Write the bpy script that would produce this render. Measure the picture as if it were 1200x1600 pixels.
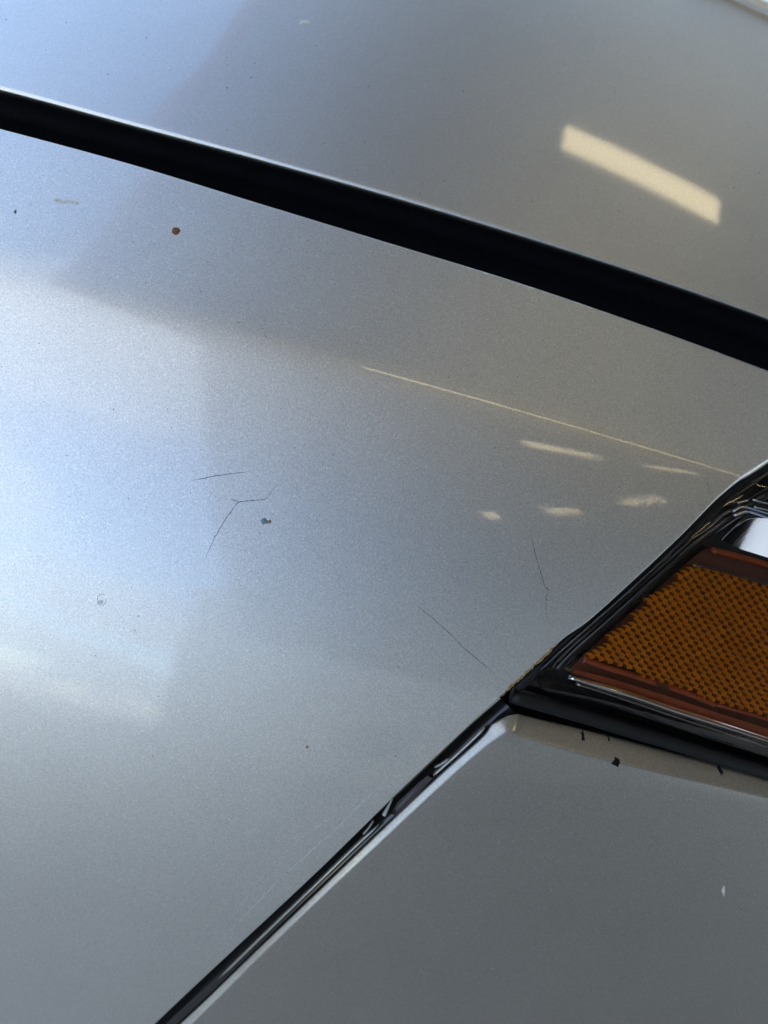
import bpy, math, random
import numpy as np
from math import radians, cos, sin, tan, pi

for o in list(bpy.data.objects):
    bpy.data.objects.remove(o, do_unlink=True)
scene = bpy.context.scene
COL = scene.collection
rng = random.Random(7)
nr = np.random.RandomState(5)

# ------------------------------------------------------------------ camera
PITCH, ROLL, HFOV, DIST = radians(58), radians(15), radians(46), 0.283
LOOK = np.array([0.0, 0.0, 0.78])
_d = np.array([0, cos(PITCH), -sin(PITCH)])
_X = np.array([1.0, 0, 0])
_U = np.array([0, sin(PITCH), cos(PITCH)])
CR = cos(ROLL) * _X + sin(ROLL) * _U
CU = -sin(ROLL) * _X + cos(ROLL) * _U
CP = LOOK - DIST * _d
cam_data = bpy.data.cameras.new("camera")
cam = bpy.data.objects.new("camera", cam_data)
COL.objects.link(cam)
cam_data.sensor_fit = 'HORIZONTAL'
cam_data.sensor_width = 36
cam_data.lens = 18 / tan(HFOV / 2)
cam_data.clip_start = 0.01
cam_data.clip_end = 500
from mathutils import Matrix, Vector
_b = -_d
cam.matrix_world = Matrix(((CR[0], CU[0], _b[0], CP[0]), (CR[1], CU[1], _b[1], CP[1]),
                           (CR[2], CU[2], _b[2], CP[2]), (0, 0, 0, 1)))
scene.camera = cam
cam_data.dof.use_dof = True
cam_data.dof.focus_distance = 0.285
cam_data.dof.aperture_fstop = 22.0

# ------------------------------------------------------------------ sky, sun, exposure
SUN_EL, SUN_AZ = radians(48), radians(-45)        # azimuth from +X towards +Y: behind the canopy
world = bpy.data.worlds.new("World")
scene.world = world
world.use_nodes = True
wn, wl = world.node_tree.nodes, world.node_tree.links
wn.clear()
w_out = wn.new('ShaderNodeOutputWorld')
w_bg = wn.new('ShaderNodeBackground')
w_bg.inputs['Strength'].default_value = 0.15
sky = wn.new('ShaderNodeTexSky')
sky.sky_type = 'NISHITA'
sky.sun_disc = False
sky.sun_elevation = SUN_EL
sky.sun_rotation = pi / 2 - SUN_AZ
sky.air_density = 1.0
sky.dust_density = 0.05
sky.ozone_density = 2.0
tc = wn.new('ShaderNodeTexCoord')
sep = wn.new('ShaderNodeSeparateXYZ')
wl.new(tc.outputs['Generated'], sep.inputs[0])
zz = wn.new('ShaderNodeMath'); zz.operation = 'MAXIMUM'; zz.inputs[1].default_value = 0.0
wl.new(sep.outputs['Z'], zz.inputs[0])
za = wn.new('ShaderNodeMath'); za.operation = 'ADD'; za.inputs[1].default_value = 0.35
wl.new(zz.outputs[0], za.inputs[0])
dx = wn.new('ShaderNodeMath'); dx.operation = 'DIVIDE'
dy = wn.new('ShaderNodeMath'); dy.operation = 'DIVIDE'
wl.new(sep.outputs['X'], dx.inputs[0]); wl.new(za.outputs[0], dx.inputs[1])
wl.new(sep.outputs['Y'], dy.inputs[0]); wl.new(za.outputs[0], dy.inputs[1])
cmb = wn.new('ShaderNodeCombineXYZ')
wl.new(dx.outputs[0], cmb.inputs[0]); wl.new(dy.outputs[0], cmb.inputs[1])
cmb.inputs[2].default_value = 7.552
cn = wn.new('ShaderNodeTexNoise')
cn.inputs['Scale'].default_value = 1.15
cn.inputs['Detail'].default_value = 7
cn.inputs['Roughness'].default_value = 0.52
crot = wn.new('ShaderNodeVectorRotate'); crot.rotation_type = 'Z_AXIS'
crot.inputs['Angle'].default_value = radians(180)
wl.new(cmb.outputs[0], crot.inputs['Vector'])
wl.new(crot.outputs[0], cn.inputs['Vector'])
crp = wn.new('ShaderNodeValToRGB')
crp.color_ramp.elements[0].position = 0.497
crp.color_ramp.elements[1].position = 0.54
wl.new(cn.outputs['Fac'], crp.inputs[0])
cmix = wn.new('ShaderNodeMix'); cmix.data_type = 'RGBA'
wl.new(crp.outputs[0], cmix.inputs['Factor'])
wl.new(sky.outputs[0], cmix.inputs['A'])
cmix.inputs['B'].default_value = (2.7, 3.05, 3.6, 1)
wl.new(cmix.outputs['Result'], w_bg.inputs['Color'])
wl.new(w_bg.outputs[0], w_out.inputs[0])

sun_data = bpy.data.lights.new("sun", 'SUN')
sun = bpy.data.objects.new("sun", sun_data)
COL.objects.link(sun)
sun_data.energy = 4.0
sun_data.angle = radians(0.5)
sun_data.color = (1.0, 0.95, 0.87)
_sd = Vector((cos(SUN_EL) * cos(SUN_AZ), cos(SUN_EL) * sin(SUN_AZ), sin(SUN_EL)))
sun.rotation_euler = _sd.to_track_quat('Z', 'Y').to_euler()
sun.location = (8, 8, 12)

scene.view_settings.view_transform = 'Standard'
scene.view_settings.look = 'None'
scene.view_settings.gamma = 1
scene.view_settings.exposure = 2.05
scene.cycles.use_denoising = True
scene.cycles.max_bounces = 8

# ------------------------------------------------------------------ helpers
FPX = 600 / tan(HFOV / 2)        # focal length in pixels of the 1200 x 1600 photograph


def ray(px):
    px = np.asarray(px, float)
    v = _d + ((px[..., 0] - 600) / FPX)[..., None] * CR - ((px[..., 1] - 800) / FPX)[..., None] * CU
    return v / np.linalg.norm(v, axis=-1, keepdims=True)


def hit(F, px, a=0.1, b=0.9, n=160):
    """where the sight lines meet the body surface F = 0"""
    R = ray(px)
    sh = R.shape[:-1]
    R = R.reshape(-1, 3)
    t = np.linspace(a, b, n)
    lo = np.full(len(R), np.nan); hi = lo.copy()
    done = np.zeros(len(R), bool)
    prev = F(CP + R * a)
    for k in range(1, n):
        cur = F(CP + R * t[k])
        m = (~done) & (prev > 0) & (cur <= 0)
        lo[m] = t[k - 1]; hi[m] = t[k]
        done |= m
        prev = cur
    lo[~done] = b; hi[~done] = b
    for _ in range(30):
        mid = (lo + hi) / 2
        c = F(CP + R * mid[:, None]) > 0
        lo = np.where(c, mid, lo); hi = np.where(c, hi, mid)
    return (CP + R * ((lo + hi) / 2)[:, None]).reshape(sh + (3,))


def grad(F, P, e=2e-5):
    g = np.stack([(F(P + e * np.eye(3)[i]) - F(P - e * np.eye(3)[i])) / (2 * e) for i in range(3)], -1)
    return g / np.linalg.norm(g, axis=-1, keepdims=True)


def unit(v):
    return v / np.maximum(np.linalg.norm(v, axis=-1, keepdims=True), 1e-12)


def spline(pts, n):
    """Catmull-Rom through pts, n samples evenly spaced along it"""
    p = np.asarray(pts, float)
    q = np.vstack([2 * p[0] - p[1], p, 2 * p[-1] - p[-2]])
    out = []
    for i in range(1, len(q) - 2):
        for t in np.linspace(0, 1, 40, endpoint=False):
            a, b, c, d = q[i - 1], q[i], q[i + 1], q[i + 2]
            out.append(0.5 * ((2 * b) + (c - a) * t + (2 * a - 5 * b + 4 * c - d) * t * t + (-a + 3 * b - 3 * c + d) * t ** 3))
    out.append(p[-1])
    out = np.array(out)
    return resample(out, n)


def resample(p, n):
    p = np.asarray(p, float)
    s = np.r_[0, np.cumsum(np.linalg.norm(np.diff(p, axis=0), axis=1))]
    t = np.linspace(0, s[-1], n)
    return np.stack([np.interp(t, s, p[:, i]) for i in range(p.shape[1])], -1)


def mesh_obj(name, verts, faces, mat, parent=None, smooth=True, mats=None, idx=None):
    me = bpy.data.meshes.new(name)
    me.from_pydata([tuple(map(float, v)) for v in verts], [], [tuple(int(i) for i in f) for f in faces])
    me.validate()
    me.update()
    if mats:
        for m in mats:
            me.materials.append(m)
        if idx is not None:
            me.polygons.foreach_set('material_index', np.asarray(idx, dtype=np.int32))
    else:
        me.materials.append(mat)
    if smooth:
        me.polygons.foreach_set('use_smooth', np.ones(len(me.polygons), dtype=bool))
    o = bpy.data.objects.new(name, me)
    COL.objects.link(o)
    if parent is not None:
        o.parent = parent
    return o


def grid_faces(r, c, off=0, closed=False):
    f = []
    for i in range(r - 1):
        for j in range(c if closed else c - 1):
            k = (j + 1) % c
            f.append((off + i * c + j, off + i * c + k, off + (i + 1) * c + k, off + (i + 1) * c + j))
    return f


def grid_obj(name, P, mat, parent=None, smooth=True):
    P = np.asarray(P)
    r, c = P.shape[:2]
    V = P.reshape(-1, 3)
    f = grid_faces(r, c)
    i, j = r // 2, c // 2
    nn = np.cross(P[i, min(j + 1, c - 1)] - P[i, j - 1], P[min(i + 1, r - 1), j] - P[i - 1, j])
    if nn @ (CP - P[i, j]) < 0:
        f = [q[::-1] for q in f]
    return mesh_obj(name, V, f, mat, parent, smooth)


def tube(name, path, rad, mat, parent, seg=8, flat=1.0):
    path = np.asarray(path)
    n = len(path)
    rad = np.broadcast_to(np.asarray(rad, float), (n,))
    T = unit(np.gradient(path, axis=0))
    up = unit(CP - path)
    A = unit(np.cross(T, up)); B = np.cross(A, T)
    V = []
    for i in range(n):
        for k in range(seg):
            a = 2 * pi * k / seg
            V.append(path[i] + rad[i] * (cos(a) * A[i] + flat * sin(a) * B[i]))
    f = grid_faces(n, seg, closed=True)
    f.append(tuple(range(seg))[::-1]); f.append(tuple((n - 1) * seg + k for k in range(seg)))
    return mesh_obj(name, V, f, mat, parent)


def box_obj(name, lo, hi, mat, parent=None, bev=0.0):
    x0, y0, z0 = lo; x1, y1, z1 = hi
    V = [(x0, y0, z0), (x1, y0, z0), (x1, y1, z0), (x0, y1, z0), (x0, y0, z1), (x1, y0, z1), (x1, y1, z1), (x0, y1, z1)]
    F = [(0, 3, 2, 1), (4, 5, 6, 7), (0, 1, 5, 4), (1, 2, 6, 5), (2, 3, 7, 6), (3, 0, 4, 7)]
    return mesh_obj(name, V, F, mat, parent, smooth=False)


def empty(name, loc=(0, 0, 0)):
    o = bpy.data.objects.new(name, None)
    o.empty_display_size = 0.2
    COL.objects.link(o)
    o.location = loc
    return o


def tag(o, label=None, cat=None, group=None, kind=None):
    if label: o['label'] = label
    if cat: o['category'] = cat
    if group: o['group'] = group
    if kind: o['kind'] = kind
    return o


# ------------------------------------------------------------------ materials
def new_mat(name):
    m = bpy.data.materials.new(name)
    m.use_nodes = True
    return m, m.node_tree.nodes, m.node_tree.links, m.node_tree.nodes['Principled BSDF']


def simple(name, col, rough=0.5, metal=0.0, spec=0.5, noise=0.0, scale=200.0, bump=0.0, coat=0.0):
    m, n, l, p = new_mat(name)
    p.inputs['Base Color'].default_value = (*col, 1)
    p.inputs['Roughness'].default_value = rough
    p.inputs['Metallic'].default_value = metal
    p.inputs['Specular IOR Level'].default_value = spec
    p.inputs['Coat Weight'].default_value = coat
    t = n.new('ShaderNodeTexCoord')
    if noise or bump:
        x = n.new('ShaderNodeTexNoise')
        x.inputs['Scale'].default_value = scale
        x.inputs['Detail'].default_value = 5
        l.new(t.outputs['Object'], x.inputs['Vector'])
        if noise:
            mx = n.new('ShaderNodeMix'); mx.data_type = 'RGBA'
            mx.inputs['A'].default_value = (*[c * (1 - noise) for c in col], 1)
            mx.inputs['B'].default_value = (*[min(1, c * (1 + noise)) for c in col], 1)
            l.new(x.outputs['Fac'], mx.inputs['Factor'])
            l.new(mx.outputs['Result'], p.inputs['Base Color'])
        if bump:
            b = n.new('ShaderNodeBump')
            b.inputs['Strength'].default_value = bump
            b.inputs['Distance'].default_value = 0.3 / scale
            l.new(x.outputs['Fac'], b.inputs['Height'])
            l.new(b.outputs[0], p.inputs['Normal'])
    return m


def paint(name, col, rough, flake=0.16, peel=0.10, crough=0.03):
    """silver metallic paint: flake layer under a clear coat with orange peel"""
    m, n, l, p = new_mat(name)
    t = n.new('ShaderNodeTexCoord')
    fl = n.new('ShaderNodeTexNoise')
    fl.inputs['Scale'].default_value = 2000
    fl.inputs['Detail'].default_value = 3
    fl.inputs['Roughness'].default_value = 0.75
    l.new(t.outputs['Object'], fl.inputs['Vector'])
    rp = n.new('ShaderNodeMapRange')
    rp.inputs['From Min'].default_value = 0.3; rp.inputs['From Max'].default_value = 0.7
    rp.inputs['To Min'].default_value = 1 - flake; rp.inputs['To Max'].default_value = 1 + flake
    l.new(fl.outputs['Fac'], rp.inputs[0])
    # faint large scale unevenness (grime film)
    gr = n.new('ShaderNodeTexNoise')
    gr.inputs['Scale'].default_value = 26
    gr.inputs['Detail'].default_value = 6
    l.new(t.outputs['Object'], gr.inputs['Vector'])
    gm = n.new('ShaderNodeMapRange')
    gm.inputs['To Min'].default_value = 0.95; gm.inputs['To Max'].default_value = 1.05
    l.new(gr.outputs['Fac'], gm.inputs[0])
    mm = n.new('ShaderNodeMath'); mm.operation = 'MULTIPLY'
    l.new(rp.outputs[0], mm.inputs[0]); l.new(gm.outputs[0], mm.inputs[1])
    vo = n.new('ShaderNodeTexVoronoi')
    vo.inputs['Scale'].default_value = 2600
    l.new(t.outputs['Object'], vo.inputs['Vector'])
    vs = n.new('ShaderNodeSeparateColor')
    l.new(vo.outputs['Color'], vs.inputs[0])
    sparkle = n.new('ShaderNodeMapRange')
    sparkle.inputs['From Min'].default_value = 0.90; sparkle.inputs['From Max'].default_value = 1.0
    sparkle.inputs['To Min'].default_value = 1.0; sparkle.inputs['To Max'].default_value = 1.0 + 0.8 * flake
    l.new(vs.outputs[0], sparkle.inputs[0])
    m3 = n.new('ShaderNodeMath'); m3.operation = 'MULTIPLY'
    l.new(mm.outputs[0], m3.inputs[0]); l.new(sparkle.outputs[0], m3.inputs[1])
    mm = m3
    sc = n.new('ShaderNodeVectorMath'); sc.operation = 'SCALE'
    sc.inputs[0].default_value = col
    l.new(mm.outputs[0], sc.inputs['Scale'])
    l.new(sc.outputs[0], p.inputs['Base Color'])
    p.inputs['Metallic'].default_value = 1.0
    p.inputs['Roughness'].default_value = rough
    # flake normals
    fb = n.new('ShaderNodeBump')
    fb.inputs['Strength'].default_value = 0.22
    fb.inputs['Distance'].default_value = 0.0004
    l.new(fl.outputs['Fac'], fb.inputs['Height'])
    l.new(fb.outputs[0], p.inputs['Normal'])
    pn = n.new('ShaderNodeTexNoise')
    pn.inputs['Scale'].default_value = 600
    pn.inputs['Detail'].default_value = 2
    l.new(t.outputs['Object'], pn.inputs['Vector'])
    pb = n.new('ShaderNodeBump')
    pb.inputs['Strength'].default_value = peel
    pb.inputs['Distance'].default_value = 0.0003
    l.new(pn.outputs['Fac'], pb.inputs['Height'])
    p.inputs['Coat Weight'].default_value = 1.0
    p.inputs['Coat Roughness'].default_value = crough
    p.inputs['Coat IOR'].default_value = 1.5
    l.new(pb.outputs[0], p.inputs['Coat Normal'])
    return m


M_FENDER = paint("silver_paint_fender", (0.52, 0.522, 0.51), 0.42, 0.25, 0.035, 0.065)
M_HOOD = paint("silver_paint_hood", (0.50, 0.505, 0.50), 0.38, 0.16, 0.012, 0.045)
M_BUMPER = paint("silver_paint_bumper_shaded", (0.30, 0.292, 0.272), 0.46, 0.24, 0.05, 0.06)  # same silver as the fender, colour darkened to stand in for shade
M_BLACK = simple("black_plastic", (0.006, 0.006, 0.007), 0.16)
M_GAPSHADE = simple("black_gap_shade", (0.007, 0.008, 0.011), 0.8, spec=0.08, noise=0.3, scale=80)  # black that gives the open gaps their shade
M_RUBBER = simple("black_rubber", (0.006, 0.006, 0.007), 0.5, spec=0.2, noise=0.2, scale=300, bump=0.1)
M_CHROME = simple("chrome", (0.85, 0.85, 0.84), 0.09, metal=1.0)
M_BOWL = simple("smoked_chrome", (0.42, 0.42, 0.42), 0.06, metal=1.0)
M_DARKCHROME = simple("dark_chrome", (0.25, 0.24, 0.23), 0.12, metal=1.0)
M_AMBER = simple("amber_plastic", (1.0, 0.32, 0.010), 0.18, spec=0.6, metal=0.25, noise=0.3, scale=110)
M_AMBERDEEP = simple("deep_amber_plastic", (0.34, 0.06, 0.012), 0.12, spec=0.6, noise=0.3, scale=160)
M_MARKERBODY = simple("marker_body", (0.10, 0.028, 0.012), 0.12, noise=0.3, scale=160)
M_CELLDARK = simple("reflector_cell_bottom", (0.10, 0.035, 0.008), 0.15, noise=0.4, scale=300)
M_RUST = simple("rust", (0.12, 0.045, 0.015), 0.9, noise=0.5, scale=1500, bump=0.4)
M_GRIME = simple("brown_grime", (0.20, 0.13, 0.05), 0.85, noise=0.5, scale=900)
M_CRACK = simple("crack_dark", (0.06, 0.065, 0.07), 0.8)
M_SCRATCH = simple("scratch_pale", (0.62, 0.64, 0.64), 0.6)
M_CHIP = simple("paint_chip_dark", (0.008, 0.008, 0.010), 0.9, spec=0.05, noise=0.5, scale=1500)
M_BIRD = simple("dried_drop", (0.46, 0.46, 0.42), 0.6, noise=0.4, scale=900)
M_BLUECHIP = simple("blue_grey_chip", (0.09, 0.15, 0.19), 0.35, noise=0.4, scale=1500)
M_DUSTD = simple("dark_dust", (0.06, 0.06, 0.06), 0.9)
M_DUSTL = simple("pale_dust", (0.60, 0.60, 0.58), 0.9)


def lens_mat():
    m, n, l, p = new_mat("clear_lens")
    out = n['Material Output']
    tr = n.new('ShaderNodeBsdfTransparent')
    tr.inputs[0].default_value = (0.99, 0.99, 0.99, 1)
    gl = n.new('ShaderNodeBsdfGlossy')
    gl.inputs['Roughness'].default_value = 0.02
    fr = n.new('ShaderNodeFresnel'); fr.inputs[0].default_value = 1.49
    mx = n.new('ShaderNodeMixShader')
    l.new(fr.outputs[0], mx.inputs[0]); l.new(tr.outputs[0], mx.inputs[1]); l.new(gl.outputs[0], mx.inputs[2])
    l.new(mx.outputs[0], out.inputs['Surface'])
    return m


M_LENS = lens_mat()


def emit_mat(name, col, s):
    m, n, l, p = new_mat(name)
    p.inputs['Base Color'].default_value = (0.8, 0.8, 0.8, 1)
    p.inputs['Emission Color'].default_value = (*col, 1)
    p.inputs['Emission Strength'].default_value = s
    return m


M_TUBE = emit_mat("lamp_diffuser", (1.0, 0.81, 0.46), 1.8)
M_CEIL = simple("canopy_soffit", (0.20, 0.20, 0.19), 0.7, noise=0.08, scale=1.2)
M_FASCIA = simple("red_fascia", (0.42, 0.03, 0.03), 0.45, noise=0.1, scale=3)
M_POST = simple("painted_steel_post", (0.5, 0.5, 0.48), 0.5, noise=0.1, scale=4)
M_LAMPBODY = simple("lamp_housing", (0.7, 0.7, 0.68), 0.5)


def asphalt():
    m, n, l, p = new_mat("worn_concrete")
    t = n.new('ShaderNodeTexCoord')
    a = n.new('ShaderNodeTexNoise'); a.inputs['Scale'].default_value = 60; a.inputs['Detail'].default_value = 8
    b = n.new('ShaderNodeTexNoise'); b.inputs['Scale'].default_value = 0.6; b.inputs['Detail'].default_value = 5
    l.new(t.outputs['Object'], a.inputs['Vector']); l.new(t.outputs['Object'], b.inputs['Vector'])
    mx = n.new('ShaderNodeMix'); mx.data_type = 'RGBA'
    mx.inputs['A'].default_value = (0.32, 0.305, 0.275, 1); mx.inputs['B'].default_value = (0.42, 0.40, 0.36, 1)
    ad = n.new('ShaderNodeMath'); ad.operation = 'ADD'
    ml = n.new('ShaderNodeMath'); ml.operation = 'MULTIPLY'; ml.inputs[1].default_value = 0.5
    l.new(a.outputs['Fac'], ad.inputs[0]); l.new(b.outputs['Fac'], ad.inputs[1])
    l.new(ad.outputs[0], ml.inputs[0]); l.new(ml.outputs[0], mx.inputs['Factor'])
    l.new(mx.outputs['Result'], p.inputs['Base Color'])
    p.inputs['Roughness'].default_value = 0.9
    return m


M_GROUND = asphalt()

# ------------------------------------------------------------------ setting: ground and canopy
g = mesh_obj('ground', [(-150, -150, 0), (150, -150, 0), (150, 150, 0), (-150, 150, 0)], [(0, 1, 2, 3)], M_GROUND, smooth=False)
tag(g, kind='structure')

CZ = 5.0          # soffit height
EDGE = [(-1.55, 14.0), (-1.8, 4.3), (-2.2, 2.6), (-2.1, 1.5), (-0.85, -0.4), (-0.75, -16.0)]       # roof edge nearest the car's tail, seen mirrored in the paint


def canopy():
    root = empty('canopy', (3, 2, 0))
    tag(root, 'flat canopy roof with red fascia, mirrored in the silver paint', 'canopy')
    root_inv = np.array([3, 2, 0.0])
    foot = EDGE + [(20, EDGE[-1][1]), (20, EDGE[0][1])]
    def slab(name, pts, z0, z1, mat):
        V = [np.array([x, y, z0]) - root_inv for x, y in pts] + [np.array([x, y, z1]) - root_inv for x, y in pts]
        k = len(pts)
        F = [tuple(range(k))[::-1], tuple(range(k, 2 * k))] + [(i, (i + 1) % k, (i + 1) % k + k, i + k) for i in range(k)]
        return mesh_obj(name, V, F, mat, root, smooth=False)
    slab('soffit', foot, CZ, CZ + 0.25, M_CEIL)
    for a, b in zip(EDGE[:-1], EDGE[1:]):
        a, b = np.array(a), np.array(b)
        e = unit(b - a)
        n2 = np.array([e[1], -e[0]])
        a = a + e * 0.004; b = b - e * 0.004
        slab('fascia', [tuple(a + n2 * .003), tuple(b + n2 * .003), tuple(b + n2 * .12), tuple(a + n2 * .12)], CZ - 0.15, CZ + 0.5, M_FASCIA)
    for x, y in ((5.5, 12.0), (9.5, -15.2), (14, 12.0), (14, -15.2)):
        box = [(x - .12, y - .12), (x + .12, y - .12), (x + .12, y + .12), (x - .12, y + .12)]
        slab('post', box, 0.0, CZ - 0.002, M_POST)


canopy()


def ceiling_lamp(cx, cy, length, width, ang, label, group=None):
    root = empty('ceiling_lamp', (cx, cy, CZ))
    root.rotation_euler = (0, 0, ang)
    tag(root, label, 'lamp', group)
    L, W = length / 2, width / 2
    box_obj('housing', (-L - .03, -W - .03, -0.06), (L + .03, W + .03, -0.002), M_LAMPBODY, root)
    box_obj('diffuser', (-L, -W, -0.085), (L, W, -0.062), M_TUBE, root)
    return root


LAMPS = [
    (1.78, 4.75, 1.50, 0.29, 0.0, 'lit ceiling lamp mirrored as the large cream bar in the hood'),
    (1.67, -1.08, 0.58, 0.10, 0.32, 'lit ceiling lamp mirrored as the longest short bar below the fender crease'),
    (2.54, -0.72, 0.44, 0.05, 0.62, 'lit ceiling lamp mirrored as a thin bar beside the headlamp corner'),
    (2.09, -2.64, 0.34, 0.09, 0.85, 'lit ceiling lamp mirrored as the middle pale patch under the longest bar'),
    (2.58, -1.76, 0.46, 0.06, 1.1, 'lit ceiling lamp mirrored as the faint patch nearest the headlamp edge'),
    (1.60, -3.28, 0.14, 0.13, 0.0, 'lit ceiling lamp mirrored as the round pale spot on the fender'),
    (1.58, 1.00, 3.1, 0.13, 0.0, 'lit ceiling lamp mirrored as the thin bright line along the fender crease'),
]
for L in LAMPS:
    ceiling_lamp(*L)

backdrop = empty('added_building', (6, -19, 0))  # unseen block, added to dim the low horizon that the fender mirrors
tag(backdrop, 'plain unseen block added across the forecourt to dim the mirrored horizon', 'added_building')
box_obj('wall', (-8.6, -3, 0), (14, 0, 8.2), simple("render_wall", (0.62, 0.58, 0.50), 0.8, noise=0.1, scale=0.8), backdrop)
box_obj('roof', (-8.8, -3.2, 8.2), (14.2, 0.2, 8.4), M_POST, backdrop)
for wx in (-3.5, 0, 3.5, 7, 10.5):
    box_obj('window', (wx, -0.05, 1.0), (wx + 1.8, 0.03, 2.4), M_BLACK, backdrop)

# ------------------------------------------------------------------ body surfaces of the car
car = empty('car', (0, 0, 0))
tag(car, 'silver car front corner with fender, hood edge, bumper and amber side marker', 'car')

Z0 = 0.80
M0, DL, KC = 0.08, 0.37, 9.3


def hx(x):
    return -0.05 * x - 0.35 * x * x


def sp(s, w):
    return w * np.logaddexp(0, s / w)


_cr = np.array([(0, 432), (250, 497), (500, 558), (700, 610), (950, 682), (1150, 742)])
_Q = hit(lambda P: P[..., 2] - (Z0 + hx(P[..., 0])), _cr)
VCP = np.polyfit(_Q[:, 0], -_Q[:, 1], 2)


def Gf(x, v):
    s = v - np.polyval(VCP, x)
    w = np.clip(0.0022 - 0.014 * x, 0.0008, 0.0036)
    return Z0 + hx(x) - M0 * s - DL * sp(s, w) - 0.5 * KC * sp(s, 0.004) ** 2


def F_fender(P):
    return P[..., 2] - Gf(P[..., 0], -P[..., 1])


def F_sunk(dep):
    """the fender's surface carried on, sunk by dep: headlamp and liner follow it"""
    def F(P):
        x, v = P[..., 0], -P[..., 1]
        e = 1e-4
        gx = (Gf(x + e, v) - Gf(x - e, v)) / (2 * e); gv = (Gf(x, v + e) - Gf(x, v - e)) / (2 * e)
        return P[..., 2] - Gf(x, v) + dep * np.sqrt(1 + gx * gx + gv * gv)
    return F


VH = float(np.polyval(VCP, 0)) - 0.066


def F_hood(P):
    x, i = P[..., 0], VH + P[..., 1]
    i = -(-P[..., 1] - VH)
    return P[..., 2] - (Z0 + 0.0075 - 0.05 * x - 0.30 * x * x + 0.105 * i - 0.22 * i * i)


HOOD_EDGE = [(-560, 18), (-300, 72), (-120, 111), (0, 137), (200, 191), (400, 245), (600, 301), (800, 361), (1000, 425), (1200, 495), (1400, 572), (1700, 700)]
GAP_LOW = [(-560, 78), (-300, 130), (-120, 170), (0, 200), (200, 254), (400, 315), (600, 376), (800, 437), (1000, 505), (1200, 579), (1330, 632)]
SEAM = [(-300, 2150), (-100, 1940), (100, 1740), (246, 1597), (362, 1488), (498, 1361), (633, 1229), (740, 1128), (780, 1091), (825, 1051), (878, 1001),
        (920, 971), (990, 908), (1060, 842), (1110, 792), (1130, 774), (1154, 755), (1200, 724), (1270, 676), (1330, 632)]


def rolled(P, N, O, r, steps, flange, sweep=pi / 2):
    """rows of a rolled panel edge: P boundary points, N outward normal, O in-surface outward direction"""
    rows = []
    for a in np.linspace(0, sweep, steps + 1)[1:]:
        rows.append(P + r * sin(a) * O - r * (1 - cos(a)) * N)
    t = -sin(sweep) * N + cos(sweep) * O
    for f in flange:
        rows.append(rows[steps - 1] + f * t)
    return rows


def edge_frame(F, B, prev):
    N = grad(F, B)
    O = B - prev
    O = unit(O - (O * N).sum(-1, keepdims=True) * N)
    return N, O


# ---- fender
nt, ns = 300, 240
top = spline(GAP_LOW, nt)
bot = spline(SEAM, nt)
# pair the two edges so that grid lines run roughly down the panel
ss = np.linspace(0, 1, ns) ** 1.0
PX = top[None] * (1 - ss)[:, None, None] + bot[None] * ss[:, None, None]
PX[:, -1] = PX[:, -2] * 0.02 + PX[:, -1] * 0.98
G = hit(F_fender, PX[:, :-1])
R_F = 0.0008
R_B = (0.0007 + 0.0018 * np.clip((bot[:-1, 0] - 1060) / 120, 0, 1) ** 1.5)[:, None]
Nt, Ot = edge_frame(F_fender, G[0], G[2])
Nb, Ob = edge_frame(F_fender, G[-1], G[-3])
G0 = G.copy()
upper = rolled(G[0] - Ot * R_F, Nt, Ot, R_F, 5, [0.004, 0.014])
lower = rolled(G[-1] - Ob * R_B, Nb, Ob, R_B, 8, [0.003, 0.012])
G[0] -= Ot * R_F; _cut = np.linalg.norm(G - G[-1][None], axis=-1)
_tg = G[-1] - Ob * R_B
for c_ in range(G.shape[1]):            # pull rows inside the rolled edge back to its start
    k_ = np.where(_cut[:, c_] < R_B[c_, 0])[0]
    if len(k_):
        k0 = max(k_.min() - 1, 0)
        for q_ in range(k0, G.shape[0]):
            f_ = (q_ - k0) / (G.shape[0] - 1 - k0)
            G[q_, c_] = G[k0, c_] * (1 - f_) + _tg[c_] * f_

G = np.concatenate([np.array(upper)[::-1], G, np.array(lower)])
fender = grid_obj('fender', G, M_FENDER, car)

# ---- hood
hc = spline(HOOD_EDGE, 260)
rows = []
for s in np.linspace(0, 1, 150):
    rows.append(np.stack([hc[:, 0] + 120 * (1 - s), hc[:, 1] * s + (-420 + 0.20 * hc[:, 0]) * (1 - s)], -1))
H = hit(F_hood, np.array(rows), b=2.0, n=400)
R_H = 0.0012
Nh, Oh = edge_frame(F_hood, H[-1], H[-3])
H[-1] -= Oh * R_H
low = rolled(H[-1], Nh, Oh, R_H, 10, [0.006], sweep=radians(165))
hood = grid_obj('hood', np.concatenate([H, np.array(low)]), M_HOOD, car)

# ---- black sheet and tube added under the hood edge to keep the gap dark
def band(A, Bc, n, m):
    a, b = spline(A, n), spline(Bc, n)
    t = np.linspace(0, 1, m)[:, None, None]
    return a[None] * (1 - t) + b[None] * t


gap_sheet = grid_obj('gap_shade_sheet', hit(F_sunk(0.030), band([(p[0], p[1] - 150) for p in HOOD_EDGE], [(p[0], p[1] + 190) for p in HOOD_EDGE], 120, 14), b=2.0, n=300), M_GAPSHADE, car)
tube_px = spline([(p[0] - 4, p[1] + 26) for p in HOOD_EDGE], 160)
tube('gap_shade_tube', hit(F_sunk(0.029), tube_px), 0.0050, M_GAPSHADE, car, seg=12)

# ---- bumper
S1, S2 = hit(F_fender, np.array([(300, 1600), (795, 1140)]))
e1 = unit(S2 - S1)
nb = np.array([0.08, -0.80, 0.50])
nb = unit(nb - (nb @ e1) * e1)
e2 = np.cross(nb, e1)
if (e2 @ CR) < 0: e2 = -e2
BO = S2 - 0.0005 * nb


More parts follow.
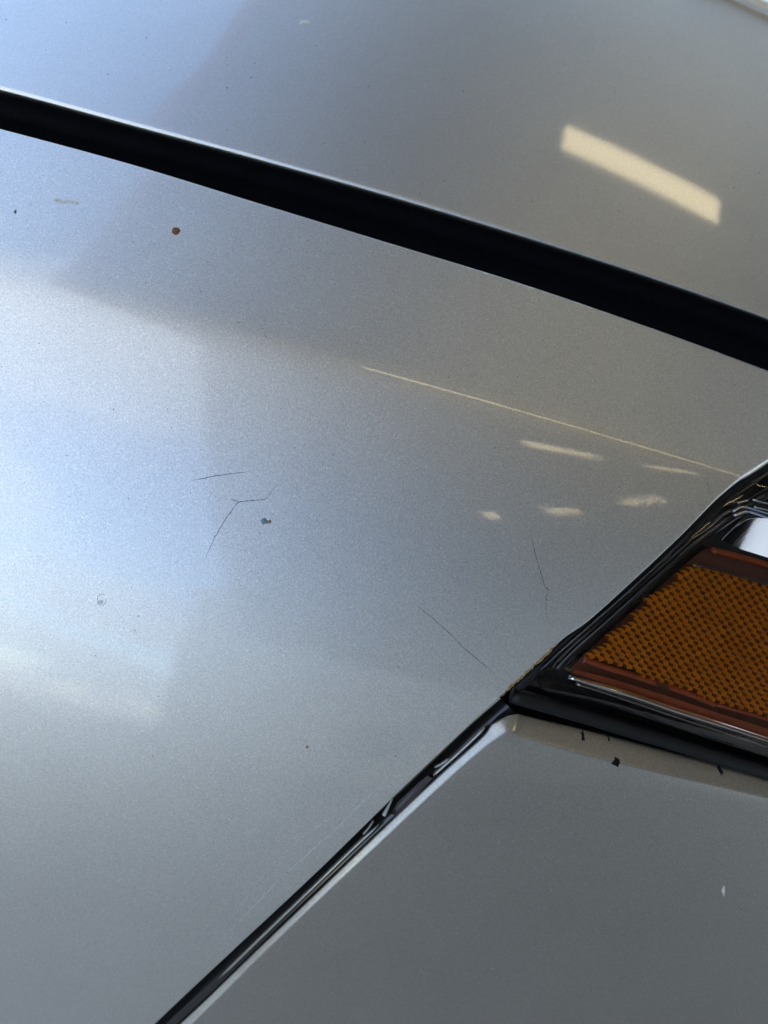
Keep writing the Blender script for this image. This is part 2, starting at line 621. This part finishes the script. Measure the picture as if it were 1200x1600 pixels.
_sq = hit(F_fender, np.array([(120, 1765), (220, 1672), (301, 1597), (402, 1500), (505, 1401), (600, 1311), (690, 1227), (760, 1166)])) - BO
BFIT = np.polyfit(_sq @ e1, _sq @ nb, 2)


def F_bumper(P):
    q = P - BO
    a = q @ e1; b = q @ e2; c = q @ nb
    return c - np.polyval(BFIT, np.clip(a, -0.16, 0.08)) + 0.35 * (b - 0.02) ** 2 - 0.35 * 0.0004


B_IN = [(-260, 2130), (-80, 1960), (100, 1786), (301, 1597), (402, 1497), (505, 1398), (600, 1308), (690, 1224), (750, 1171), (778, 1150.5), (788, 1144.5), (792, 1143), (796, 1143.5), (802, 1146), (812, 1150),
        (850, 1162), (900, 1176), (960, 1191), (1087, 1221), (1200, 1247), (1400, 1297), (1750, 1395)]
B_OUT = [(-272, 2116), (-89, 1949), (91, 1775), (292.5, 1588.5), (394.5, 1489.5), (497.5, 1390.5), (591.5, 1299.5), (681.5, 1214.5), (752, 1151), (768, 1128), (780, 1117), (795, 1112),
         (850, 1124), (907, 1137), (960, 1150), (1012, 1164), (1125, 1193), (1200, 1212), (1400, 1262), (1750, 1360)]
nbp = 700
# resample the outer curve against the inner one by matching control indices
def paired(A, Bc, n):
    A = np.asarray(A, float)
    ia = spline(A, 4000); ib = spline(Bc, 4000)
    pa = np.linspace(0, 3999, n).astype(int)
    out = []
    tan_ = np.gradient(ia, axis=0)
    for i in pa:
        # nearest point of the outer curve
        dd = ((ib - ia[i]) ** 2).sum(1)
        out.append(ib[dd.argmin()])
    out = np.array(out)
    k = np.ones(5) / 5
    sm = np.stack([np.convolve(np.pad(out[:, c], 2, mode='edge'), k, 'valid') for c in (0, 1)], -1)
    return ia[pa], sm


bi, bo = paired(B_IN, B_OUT, nbp)
far = np.array([[900, 2350]])
fs = np.linspace(0, 1, 130)
# face grid: from inner boundary shrink towards a far line below the frame
farl = np.stack([np.linspace(-250, 1900, nbp), np.linspace(2250, 2350, nbp)], -1)
BP = bi[None] * (1 - fs)[:, None, None] + farl[None] * fs[:, None, None]
BG = hit(F_bumper, BP, b=1.5, n=300)
I3 = BG[0]
sd = np.linalg.norm(I3 - CP, axis=-1)
ro = ray(bo)
# the shoulder falls back from the face edge
wseam = np.clip((bi[:, 0] - 780) / 24, 0, 1)
n_sh = 1.9 * unit(np.array([[-0.52, 0.02, 0.85]]) - ro) * (1 - wseam)[:, None] + np.array([0.0, -0.02, 1.6])[None] * wseam[:, None]
_tg = unit(np.gradient(I3, axis=0))
n_sh = unit(n_sh - (n_sh * _tg).sum(-1, keepdims=True) * _tg)
_tt = ((I3 - CP) * n_sh).sum(-1) / (ro * n_sh).sum(-1)
_tt = np.clip(_tt - sd, 0.0005, 0.010)
_tt = np.convolve(np.pad(_tt, 3, mode='edge'), np.ones(7) / 7, 'valid')
O3 = CP + ro * (sd + _tt)[:, None]
dirn = unit(BG[3] - BG[0]); outn = unit(O3 - I3)
ra = 0.0011
ra = (0.0011 * (1 - wseam) + 0.0009 * wseam)[:, None]
Pa, Pb = I3 + dirn * ra, I3 + outn * ra
rows = []
for t in np.linspace(0, 1, 8):
    rows.append((1 - t) ** 2 * Pb + 2 * t * (1 - t) * I3 + t * t * Pa)
fn = unit(np.cross(np.gradient(O3, axis=0), outn)); fn *= np.sign((fn * (CP - O3)).sum(-1, keepdims=True))
ledge = rolled(O3 - outn * 0.0008, fn, outn, 0.0008, 4, [])
_back = unit(ro - 0.45 * outn)
ledge += [ledge[-1] + _back * 0.003, ledge[-1] + _back * 0.013]
strip = [O3 - outn * 0.0008, (O3 + Pb) / 2]
BG2 = np.concatenate([np.array(ledge)[::-1], np.array(strip), np.array(rows), BG[2:]])
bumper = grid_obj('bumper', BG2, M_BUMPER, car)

# ---- black strip in the fender / bumper seam, with its raised beads
def on(dep, pts, n=40, sm=True):
    return hit(F_sunk(dep), spline(pts, n) if sm else resample(pts, n))


seam_mid = spline([(-250, 2085), (0, 1850), (275, 1598), (380, 1495), (500, 1378), (640, 1246), (745, 1143), (792, 1101)], 120)
off = np.array([0.69, 0.72])
SW = []
_df = np.linalg.norm(hit(F_fender, seam_mid) - CP, axis=-1)
_db = np.linalg.norm(hit(F_bumper, seam_mid, b=1.5) - CP, axis=-1)
_ds = np.maximum(_df, _db)


def seam_at(px, dep):
    px = np.asarray(px, float)
    d_ = np.interp(px[:, 0], seam_mid[:, 0], _ds)
    return CP + ray(px) * (d_ + dep)[:, None]


for o_, dp in [(-32, 0.016), (-18, 0.0125), (-8, 0.0105), (2, 0.0098), (10, 0.0100), (22, 0.0125), (38, 0.017)]:
    SW.append(CP + ray(seam_mid + off * o_) * (_ds + dp)[:, None])
seam_strip = grid_obj('seam_strip', np.array(SW), M_BLACK, car)
for pts, rad in (([(345, 1534), (420, 1461), (500, 1384), (560, 1326), (596, 1293)], 0.0008),
                 ([(681, 1216), (715, 1186), (745, 1158), (762, 1141)], 0.0008),
                 ([(683, 1203), (693, 1198), (705, 1190)], 0.0005),
                 ([(571, 1308), (580, 1298), (588, 1286)], 0.0005)):
    p = seam_at(spline(pts, 30) - 4.0, 0.0072)
    rr = rad * np.clip(np.minimum(np.arange(30), np.arange(30)[::-1]) / 3 + 0.3, 0, 1)
    tube('seam_bead', p, rr, M_BUMPER, seam_strip, seg=10)
# torn clip in the seam
cl = [(610, 1272), (620, 1254), (640, 1236), (655, 1222), (668, 1212), (676, 1216), (660, 1234), (640, 1256), (622, 1274)]
cp3 = seam_at(cl, 0.0070); cpd = seam_at(cl, 0.0095)
k = len(cl)
mesh_obj('torn_clip', np.vstack([cp3, cpd]), [tuple(range(k))] + [(i, (i + 1) % k, (i + 1) % k + k, i + k) for i in range(k)], simple("grey_clip", (0.06, 0.05, 0.055), 0.5, noise=0.3, scale=900), seam_strip)
pts = spline([(600, 1274), (606, 1262), (613, 1248)], 12)
tube('torn_edge', seam_at(pts, 0.0062), np.linspace(0.0008, 0.0002, 12), M_SCRATCH, seam_strip, seg=6)

# ------------------------------------------------------------------ headlamp with amber side marker
lamp = empty('headlamp', (0, 0, 0))
lamp.parent = car
tag(lamp, 'headlamp corner with amber side marker')

DIAG = [(838, 1056), (884, 1014), (930, 974), (1000, 912), (1070, 846), (1120, 799), (1165, 765), (1210, 735), (1300, 678), (1450, 600)]
LOWL = [(838, 1068), (852, 1076), (880, 1082), (955, 1101), (1060, 1136), (1130, 1159), (1200, 1181), (1330, 1224), (1560, 1300)]
n1 = 160
la, lb = spline(DIAG, n1), spline(LOWL, n1)
s1 = np.linspace(0, 1, 26)
LG = hit(F_sunk(0.0016), la[None] * (1 - s1)[:, None, None] + lb[None] * s1[:, None, None])
Fl = F_sunk(0.0016)
Na, Oa = edge_frame(Fl, LG[0], LG[2] + 1e-9); Nc, Oc = edge_frame(Fl, LG[-1], LG[-3] + 1e-9)
LGr = np.concatenate([np.array(rolled(LG[0], Na, Oa, 0.0012, 5, [0.008]))[::-1][:, 2:], LG[:, 2:], np.array(rolled(LG[-1], Nc, Oc, 0.0015, 6, [0.008]))[:, 2:]])
grid_obj('lens', LGr, M_LENS, lamp)

# housing behind the lens
hs_px = la[None] * (1 - s1)[:, None, None] + lb[None] * s1[:, None, None]
grow = (hs_px - np.array([1150, 980])) * 1.10 + np.array([1150, 980])
grid_obj('housing', hit(F_sunk(0.018), grow), M_BLACK, lamp)

grid_obj('lamp_dark_sheet', hit(F_sunk(0.024), band([(690, 1120), (800, 1040), (1000, 860), (1250, 660), (1600, 500)], [(700, 1160), (820, 1132), (1000, 1168), (1250, 1232), (1600, 1322)], 60, 20)), M_GAPSHADE, lamp)  # black sheet added for the shadow under the lens

# gasket along the diagonal edge and below the lens
def ribbon_tube(name, pts, dep, rad, mat, parent, n=60, seg=12, flat=1.0):
    p = hit(F_sunk(dep), spline(pts, n))
    return tube(name, p, rad, mat, parent, seg, flat)


ribbon_tube('edge_gasket', [(806, 1074), (838, 1046), (884, 1003), (930, 965), (1000, 902), (1070, 836), (1116, 791), (1160, 757), (1210, 724), (1300, 668), (1450, 590)], 0.0050, 0.0022, M_RUBBER, lamp)
ribbon_tube('lower_gasket', [(800, 1086), (828, 1094), (870, 1106), (925, 1122), (1000, 1145), (1060, 1163), (1130, 1185), (1200, 1207), (1330, 1250), (1560, 1326)], 0.0055, 0.0027, M_RUBBER, lamp)
# inner bezel ridge parallel to the diagonal edge
ribbon_tube('bezel_ridge', [(868, 1046), (900, 1014), (950, 970), (1010, 916), (1075, 858), (1120, 822), (1165, 792), (1230, 752), (1400, 650)], 0.0090, 0.0018, M_BLACK, lamp)
ribbon_tube('bezel_ridge', [(1045, 872), (1075, 846), (1105, 826), (1128, 806), (1142, 798)], 0.0065, np.linspace(0.0004, 0.0006, 60), M_DARKCHROME, lamp)
ribbon_tube('bezel_ridge', [(1062, 868), (1088, 846), (1115, 826), (1134, 812)], 0.0065, np.linspace(0.0003, 0.0005, 60), M_DARKCHROME, lamp)
for pts in ([(1144, 800), (1160, 792), (1180, 796), (1210, 806), (1300, 836)], [(1146, 806), (1166, 799), (1184, 803), (1215, 814), (1300, 842)],
            [(1152, 786), (1168, 782)], [(1176, 781), (1200, 787), (1260, 800)], [(1178, 792), (1200, 797), (1260, 812)]):
    ribbon_tube('chrome_rib', pts, 0.0060, 0.00045, M_CHROME, lamp, n=24, seg=8)

# chrome bar along the foot of the marker
ribbon_tube('chrome_bar', [(889, 1058), (930, 1070), (990, 1088), (1060, 1112), (1130, 1134), (1200, 1157), (1330, 1200), (1500, 1256)], 0.0038,
            np.r_[np.linspace(0.0006, 0.0013, 8), np.full(52, 0.0013)], M_CHROME, lamp, seg=16)
ribbon_tube('chrome_bar', [(900, 1068), (960, 1087), (1060, 1121), (1130, 1144), (1200, 1167), (1330, 1210), (1500, 1266)], 0.0056, 0.0005, M_DARKCHROME, lamp, seg=10)

# amber marker: a moulded body with rim, plus the reflex field
def poly_patch(name, A, Bc, dep_a, dep_b, mat, parent, n=80, m=12):
    a, b = spline(A, n), spline(Bc, n)
    s = np.linspace(0, 1, m)
    rows = []
    for t in s:
        rows.append(hit(F_sunk(dep_a * (1 - t) + dep_b * t), a * (1 - t) + b * t))
    return grid_obj(name, np.array(rows), mat, parent)


marker = poly_patch('amber_marker', [(893, 1042), (925, 1012), (985, 958), (1050, 900), (1082, 872), (1110, 856), (1150, 864), (1200, 878), (1330, 918), (1500, 970)],
                    [(895, 1048), (910, 1054), (940, 1064), (990, 1080), (1060, 1104), (1100, 1117), (1150, 1133), (1200, 1150), (1330, 1193), (1500, 1249)], 0.0105, 0.0098, M_MARKERBODY, lamp, m=40)
ribbon_tube('marker_rim', [(1112, 860), (1130, 864), (1165, 873), (1200, 883), (1330, 922), (1500, 974)], 0.0080, 0.0012, M_AMBERDEEP, lamp, seg=12)
ribbon_tube('marker_rim', [(912, 1029), (940, 1040), (985, 1054), (1025, 1067), (1075, 1083), (1116, 1100)], 0.0078, np.r_[0.0018, np.full(59, 0.0011)], M_AMBERDEEP, lamp, seg=12)
ribbon_tube('marker_rim', [(1120, 1101), (1160, 1112), (1200, 1124), (1330, 1165), (1500, 1220)], 0.0078, 0.0007, M_AMBERDEEP, lamp, seg=10)
ribbon_tube('marker_rim', [(1082, 884), (1092, 884), (1130, 893), (1165, 903), (1200, 914), (1330, 952), (1500, 1002)], 0.0066, 0.0004, M_DARKCHROME, lamp, seg=8)
# foot ledge of the marker under the rim
poly_patch('marker_ledge', [(897, 1046), (960, 1062), (1025, 1082), (1080, 1100), (1140, 1120), (1200, 1139), (1330, 1181), (1500, 1236)],
           [(894, 1052), (955, 1071), (1022, 1093), (1078, 1112), (1138, 1132), (1200, 1152), (1330, 1195), (1500, 1251)], 0.0064, 0.0060, M_AMBERDEEP, lamp, m=4)
bx3 = hit(F_sunk(0.0060), np.array([(1024, 1066), (1044, 1071), (1049, 1080), (1026, 1075)]))
bx4 = hit(F_sunk(0.0080), np.array([(1024, 1066), (1044, 1071), (1049, 1080), (1026, 1075)]))
mesh_obj('marker_notch', np.vstack([bx3, bx4]), [(0, 1, 2, 3), (0, 4, 5, 1), (1, 5, 6, 2), (2, 6, 7, 3), (3, 7, 4, 0)], M_CELLDARK, lamp, smooth=False)

# reflex field: real moulded cells on a staggered lattice
FIELD = [(914, 1027), (948, 997), (983, 966), (1011, 938), (1046, 910), (1082, 884), (1130, 893), (1200, 914), (1420, 978),
         (1420, 1190), (1200, 1119), (1116, 1095), (1025, 1062)]


def inside(p, poly):
    c = False
    j = len(poly) - 1
    for i in range(len(poly)):
        if (poly[i][1] > p[1]) != (poly[j][1] > p[1]) and p[0] < (poly[j][0] - poly[i][0]) * (p[1] - poly[i][1]) / (poly[j][1] - poly[i][1]) + poly[i][0]:
            c = not c
        j = i
    return c


V, Fc, MI = [], [], []
a_, b_ = np.array([14.8, 4.1]), np.array([5.8, 9.0])
hexo = [(a_ + b_) / 3, (2 * b_ - a_) / 3, (b_ - 2 * a_) / 3, -(a_ + b_) / 3, (a_ - 2 * b_) / 3, (2 * a_ - b_) / 3]
F_top, F_bot = F_sunk(0.0062), F_sunk(0.0088)
cells = []
for i in range(-50, 70):
    for j in range(-50, 70):
        c = np.array([1100, 1000]) + i * a_ + j * b_
        if 900 < c[0] < 1400 and 850 < c[1] < 1180 and inside(c, FIELD):
            cells.append(c)
cells = np.array(cells)
F_mid = F_sunk(0.0072)
rim_hi = hit(F_top, np.array([[c + hexo[k] for k in (0, 2, 4)] for c in cells]))
rim_lo = hit(F_mid, np.array([[c + hexo[k] for k in (1, 3, 5)] for c in cells]))
mid = hit(F_bot, cells + nr.uniform(-1.2, 1.2, cells.shape))
for q in range(len(cells)):
    o0 = len(V)
    jit = nr.uniform(-1, 1, (6, 1)) * 0.00012 * unit(CP - mid[q])
    V += [rim_hi[q][0] + jit[0], rim_lo[q][0] + jit[1], rim_hi[q][1] + jit[2], rim_lo[q][1] + jit[3], rim_hi[q][2] + jit[4], rim_lo[q][2] + jit[5], mid[q]]
    # three mirror faces meeting in the cell's corner; one looks through to the dark housing
    for k in (0, 2, 4):
        Fc.append((o0 + (k + 5) % 6, o0 + k, o0 + k + 1, o0 + 6))
    MI += [0, 1, 0]
cellobj = mesh_obj('reflector_cells', V, Fc, None, lamp, smooth=False, mats=[M_AMBER, M_CELLDARK], idx=MI)
tag(cellobj, 'amber field of small hexagonal reflector cells', kind='stuff')

# chrome bowl above the marker that mirrors the sky
BWP = hit(F_sunk(0.0080), np.array([(1165.0, 840.0)]))[0]
_want = unit(np.array([-0.50, -0.20, 0.84]))
BWN = unit(_want - ray(np.array([1165.0, 840.0])))


def F_bowl(P):
    q = P - BWP
    c = q @ BWN
    r2 = (q * q).sum(-1) - c * c
    return c + 5.0 * r2


_ba = [(1128, 838), (1142, 818), (1160, 808), (1185, 806), (1215, 812), (1240, 820)]
_bb = [(1126, 842), (1138, 849), (1155, 857), (1180, 865), (1215, 876), (1240, 884)]
grid_obj('reflector_bowl', hit(F_bowl, band(_ba, _bb, 60, 24)), M_BOWL, lamp)

# ------------------------------------------------------------------ chrome trim at the far corner of the hood
tr = []
for o_, z_ in ((0, 0.0), (2, 0.0016), (8, 0.0024), (15, 0.0022), (20, 0.0008), (24, 0.0020), (34, 0.0022), (37, 0)):
    pp = spline([(1090, -28 - o_), (1140, -4 - o_), (1200, 24 - o_), (1300, 72 - o_), (1450, 140 - o_)], 30)
    Q = hit(F_hood, pp, b=2.0, n=400)
    tr.append(Q + grad(F_hood, Q) * z_)
grid_obj('trim_strip', np.array(tr), simple("satin_trim", (0.62, 0.63, 0.62), 0.35, metal=0.7), hood)


# ------------------------------------------------------------------ marks on the paint
def ribbon(name, pts, F, width, mat, parent, n=40, label=None, jit=0.0, taper=True):
    px = resample(pts, n)
    px = px + nr.uniform(-jit, jit, px.shape)
    P = hit(F, px)
    N = grad(F, P)
    T = unit(np.gradient(P, axis=0)); S = np.cross(N, T)
    w = width * nr.uniform(0.45, 1.3, n)
    if taper:
        w = w * np.clip(np.minimum(np.arange(n), np.arange(n)[::-1]) / (0.25 * n) + 0.25, 0, 1)
    w = w[:, None]
    rows = [P - S * w / 2 + N * 0.00002, P + N * 0.00006, P + S * w / 2 + N * 0.00002]
    o = grid_obj(name, np.array(rows), mat, parent)
    if label: tag(o, label)
    return o


def blob(name, c, rx, ry, F, mat, parent, h=0.0003, seg=14, irr=0.25, label=None, ang=0.0):
    rr = 1 + nr.uniform(-irr, irr, seg)
    px = []
    for ring, s in ((0, 1.0), (1, 0.6)):
        for k in range(seg):
            a = 2 * pi * k / seg
            x, y = rx * cos(a) * rr[k] * s, ry * sin(a) * rr[k] * s
            px.append((c[0] + x * cos(ang) - y * sin(ang), c[1] + x * sin(ang) + y * cos(ang)))
    px.append(c)
    P = hit(F, np.array(px, float)); N = grad(F, P)
    lift = np.r_[np.full(seg, 0.00001), np.full(seg, h * 0.8), [h]]
    P = P + N * lift[:, None]
    f = [(k, (k + 1) % seg, seg + (k + 1) % seg, seg + k) for k in range(seg)] + [(seg + k, seg + (k + 1) % seg, 2 * seg) for k in range(seg)]
    o = mesh_obj(name, P, f, mat, parent)
    if label: tag(o, label)
    return o


CW = 0.00022
ribbon('paint_crack', [(295, 752), (325, 746), (340, 743), (362, 740), (388, 737)], F_fender, CW * 0.9, M_CRACK, fender, jit=0.5, label='short hairline crack in the paint, uppermost')
ribbon('paint_crack', [(320, 874), (335, 840), (352, 812), (372, 784), (395, 782), (414, 781), (422, 771), (434, 756)], F_fender, CW, M_CRACK, fender, n=60, jit=0.4, label='bent hairline crack in the paint')
ribbon('paint_crack', [(361, 780), (372, 784)], F_fender, CW, M_CRACK, fender, n=8)
ribbon('paint_crack', [(829, 835), (838, 872), (848, 906), (852, 918), (858, 922), (853, 932), (854, 966)], F_fender, CW, M_CRACK, fender, n=50, jit=0.3, label='kinked hairline crack near the headlamp')
ribbon('paint_crack', [(650, 945), (678, 968), (705, 992), (722, 1010), (750, 1034), (772, 1052)], F_fender, CW * 0.9, M_CRACK, fender, n=50, jit=0.5, label='slanting hairline crack above the seam')
ribbon('paint_crack', [(1104, 752), (1108, 762), (1108, 772)], F_fender, CW * 0.8, M_CRACK, fender, n=12)
ribbon('scratch', [(355, 1460), (440, 1370), (520, 1300), (570, 1250), (608, 1212)], F_fender, 0.00011, M_SCRATCH, fender, n=60, jit=0.4)
ribbon('scratch', [(340, 1462), (380, 1412), (420, 1355), (470, 1310), (560, 1248)], F_fender, 0.00007, M_SCRATCH, fender, n=60, jit=0.6)
blob('rust_spot', (275, 361), 6.5, 6, F_fender, M_RUST, fender, irr=0.1, label='round brown rust spot')
blob('paint_chip', (413, 814), 6, 5, F_fender, M_BLUECHIP, fender, h=0.0002, label='small blue grey paint chip')
blob('paint_chip', (421, 815), 3, 3, F_fender, M_GRIME, fender, h=0.0002)
_a = np.linspace(0, 5.6, 30)
_dp = np.stack([159 + 7 * np.cos(_a), 937 + 9 * np.sin(_a)], -1) + nr.uniform(-.6, .6, (30, 2))
tag(tube('dried_drop', hit(F_fender, _dp), 0.00014, M_BIRD, fender, seg=6, flat=0.3), 'pale ring of a dried drop on the paint')
blob('dried_drop', (157, 941), 4, 3, F_fender, M_BIRD, fender, h=0.0001, irr=0.3)
blob('dried_drop', (476, 35), 8, 4, F_hood, M_BIRD, hood, h=0.0002)
for x, y, rx in ((88, 312, 6), (98, 316, 7), (110, 315, 7), (120, 317, 4)):
    blob('dirt_smear', (x, y), rx, 3, F_fender, M_BIRD, fender, h=0.0001, irr=0.4)
blob('paint_chip', (24, 331), 2.5, 3, F_fender, M_CRACK, fender, h=0.0001)
blob('paint_chip', (480, 1167), 2.4, 2.2, F_fender, M_GRIME, fender, h=0.0001)
for (x, y, rx, ry, a) in ((911, 1151, 2.8, 8, -0.2), (951, 1155, 1.6, 5.5, -0.4), (963, 1191, 8, 5.5, 0.5), (1125, 1203, 3, 9, -0.45)):
    # chips on the bumper's shoulder
    bb = bo[np.abs(bo[:, 0] - x).argmin()]; ii = np.abs(bi[:, 0] - x).argmin()
    base = I3[ii]; sh_n = fn[ii]
    def F_sh(P, base=base, sh_n=sh_n): return (P - base) @ sh_n
    Fuse = F_sh
    blob('paint_chip', (x, y), rx, ry, Fuse, M_CHIP, bumper, h=0.0002, irr=0.45, ang=a, label='dark chip on the bumper edge')
ribbon('grime_line', [(783, 1088), (806, 1066), (826, 1048), (852, 1024), (872, 1005)], F_fender, 0.0009, M_GRIME, fender, n=40, jit=1.2, label='brown dirt line along the fender edge')
blob('paint_chip', (1131, 1392), 2.6, 7, F_bumper, M_BIRD, bumper, h=0.00003, irr=0.4)


def specks(name, region, F, parent, n, mat, rmin, rmax):
    V, Fc = [], []
    c = []
    while len(c) < n:
        p = (rng.uniform(-150, 1350), rng.uniform(-100, 1750))
        if region(p): c.append(p)
    c = np.array(c)
    P = hit(F, c); N = grad(F, P)
    ref = unit(np.cross(N, np.array([0.3, 0.2, 0.9]))); ref2 = np.cross(N, ref)
    for i in range(n):
        r = rmin + (rmax - rmin) * rng.random() ** 3
        el = rng.uniform(0.6, 1.0)
        o0 = len(V)
        for k in range(6):
            a = 2 * pi * k / 6 + i
            V.append(P[i] + r * (cos(a) * ref[i] + el * sin(a) * ref2[i]) + N[i] * 0.00001)
        V.append(P[i] + N[i] * r * 0.5)
        for k in range(6):
            Fc.append((o0 + k, o0 + (k + 1) % 6, o0 + 6))
    o = mesh_obj(name, V, Fc, mat, parent)
    tag(o, kind='stuff')
    return o


_hx, _hy = np.array(HOOD_EDGE).T
_gx, _gy = np.array(GAP_LOW).T
_sp = np.array(SEAM); _so = np.argsort(_sp[:, 0])
in_hood = lambda p: p[1] < np.interp(p[0], _hx, _hy) - 12
in_fend = lambda p: np.interp(p[0], _gx, _gy) + 10 < p[1] < np.interp(p[0], _sp[_so, 0], _sp[_so, 1]) - 14
in_bump = lambda p: p[1] > 1260 and p[1] > np.interp(p[0], np.array(B_IN)[:, 0], np.array(B_IN)[:, 1]) + 15
specks('dust', in_fend, F_fender, fender, 380, M_DUSTD, 0.00008, 0.00028)
specks('dust', in_fend, F_fender, fender, 260, M_DUSTL, 0.00008, 0.00026)
specks('dust', in_hood, F_hood, hood, 320, M_DUSTD, 0.00009, 0.00034)
specks('dust', in_hood, F_hood, hood, 260, M_DUSTL, 0.00009, 0.00034)
specks('dust', in_bump, F_bumper, bumper, 150, M_DUSTL, 0.00009, 0.00028)
specks('dust', in_bump, F_bumper, bumper, 110, M_DUSTD, 0.00009, 0.00026)
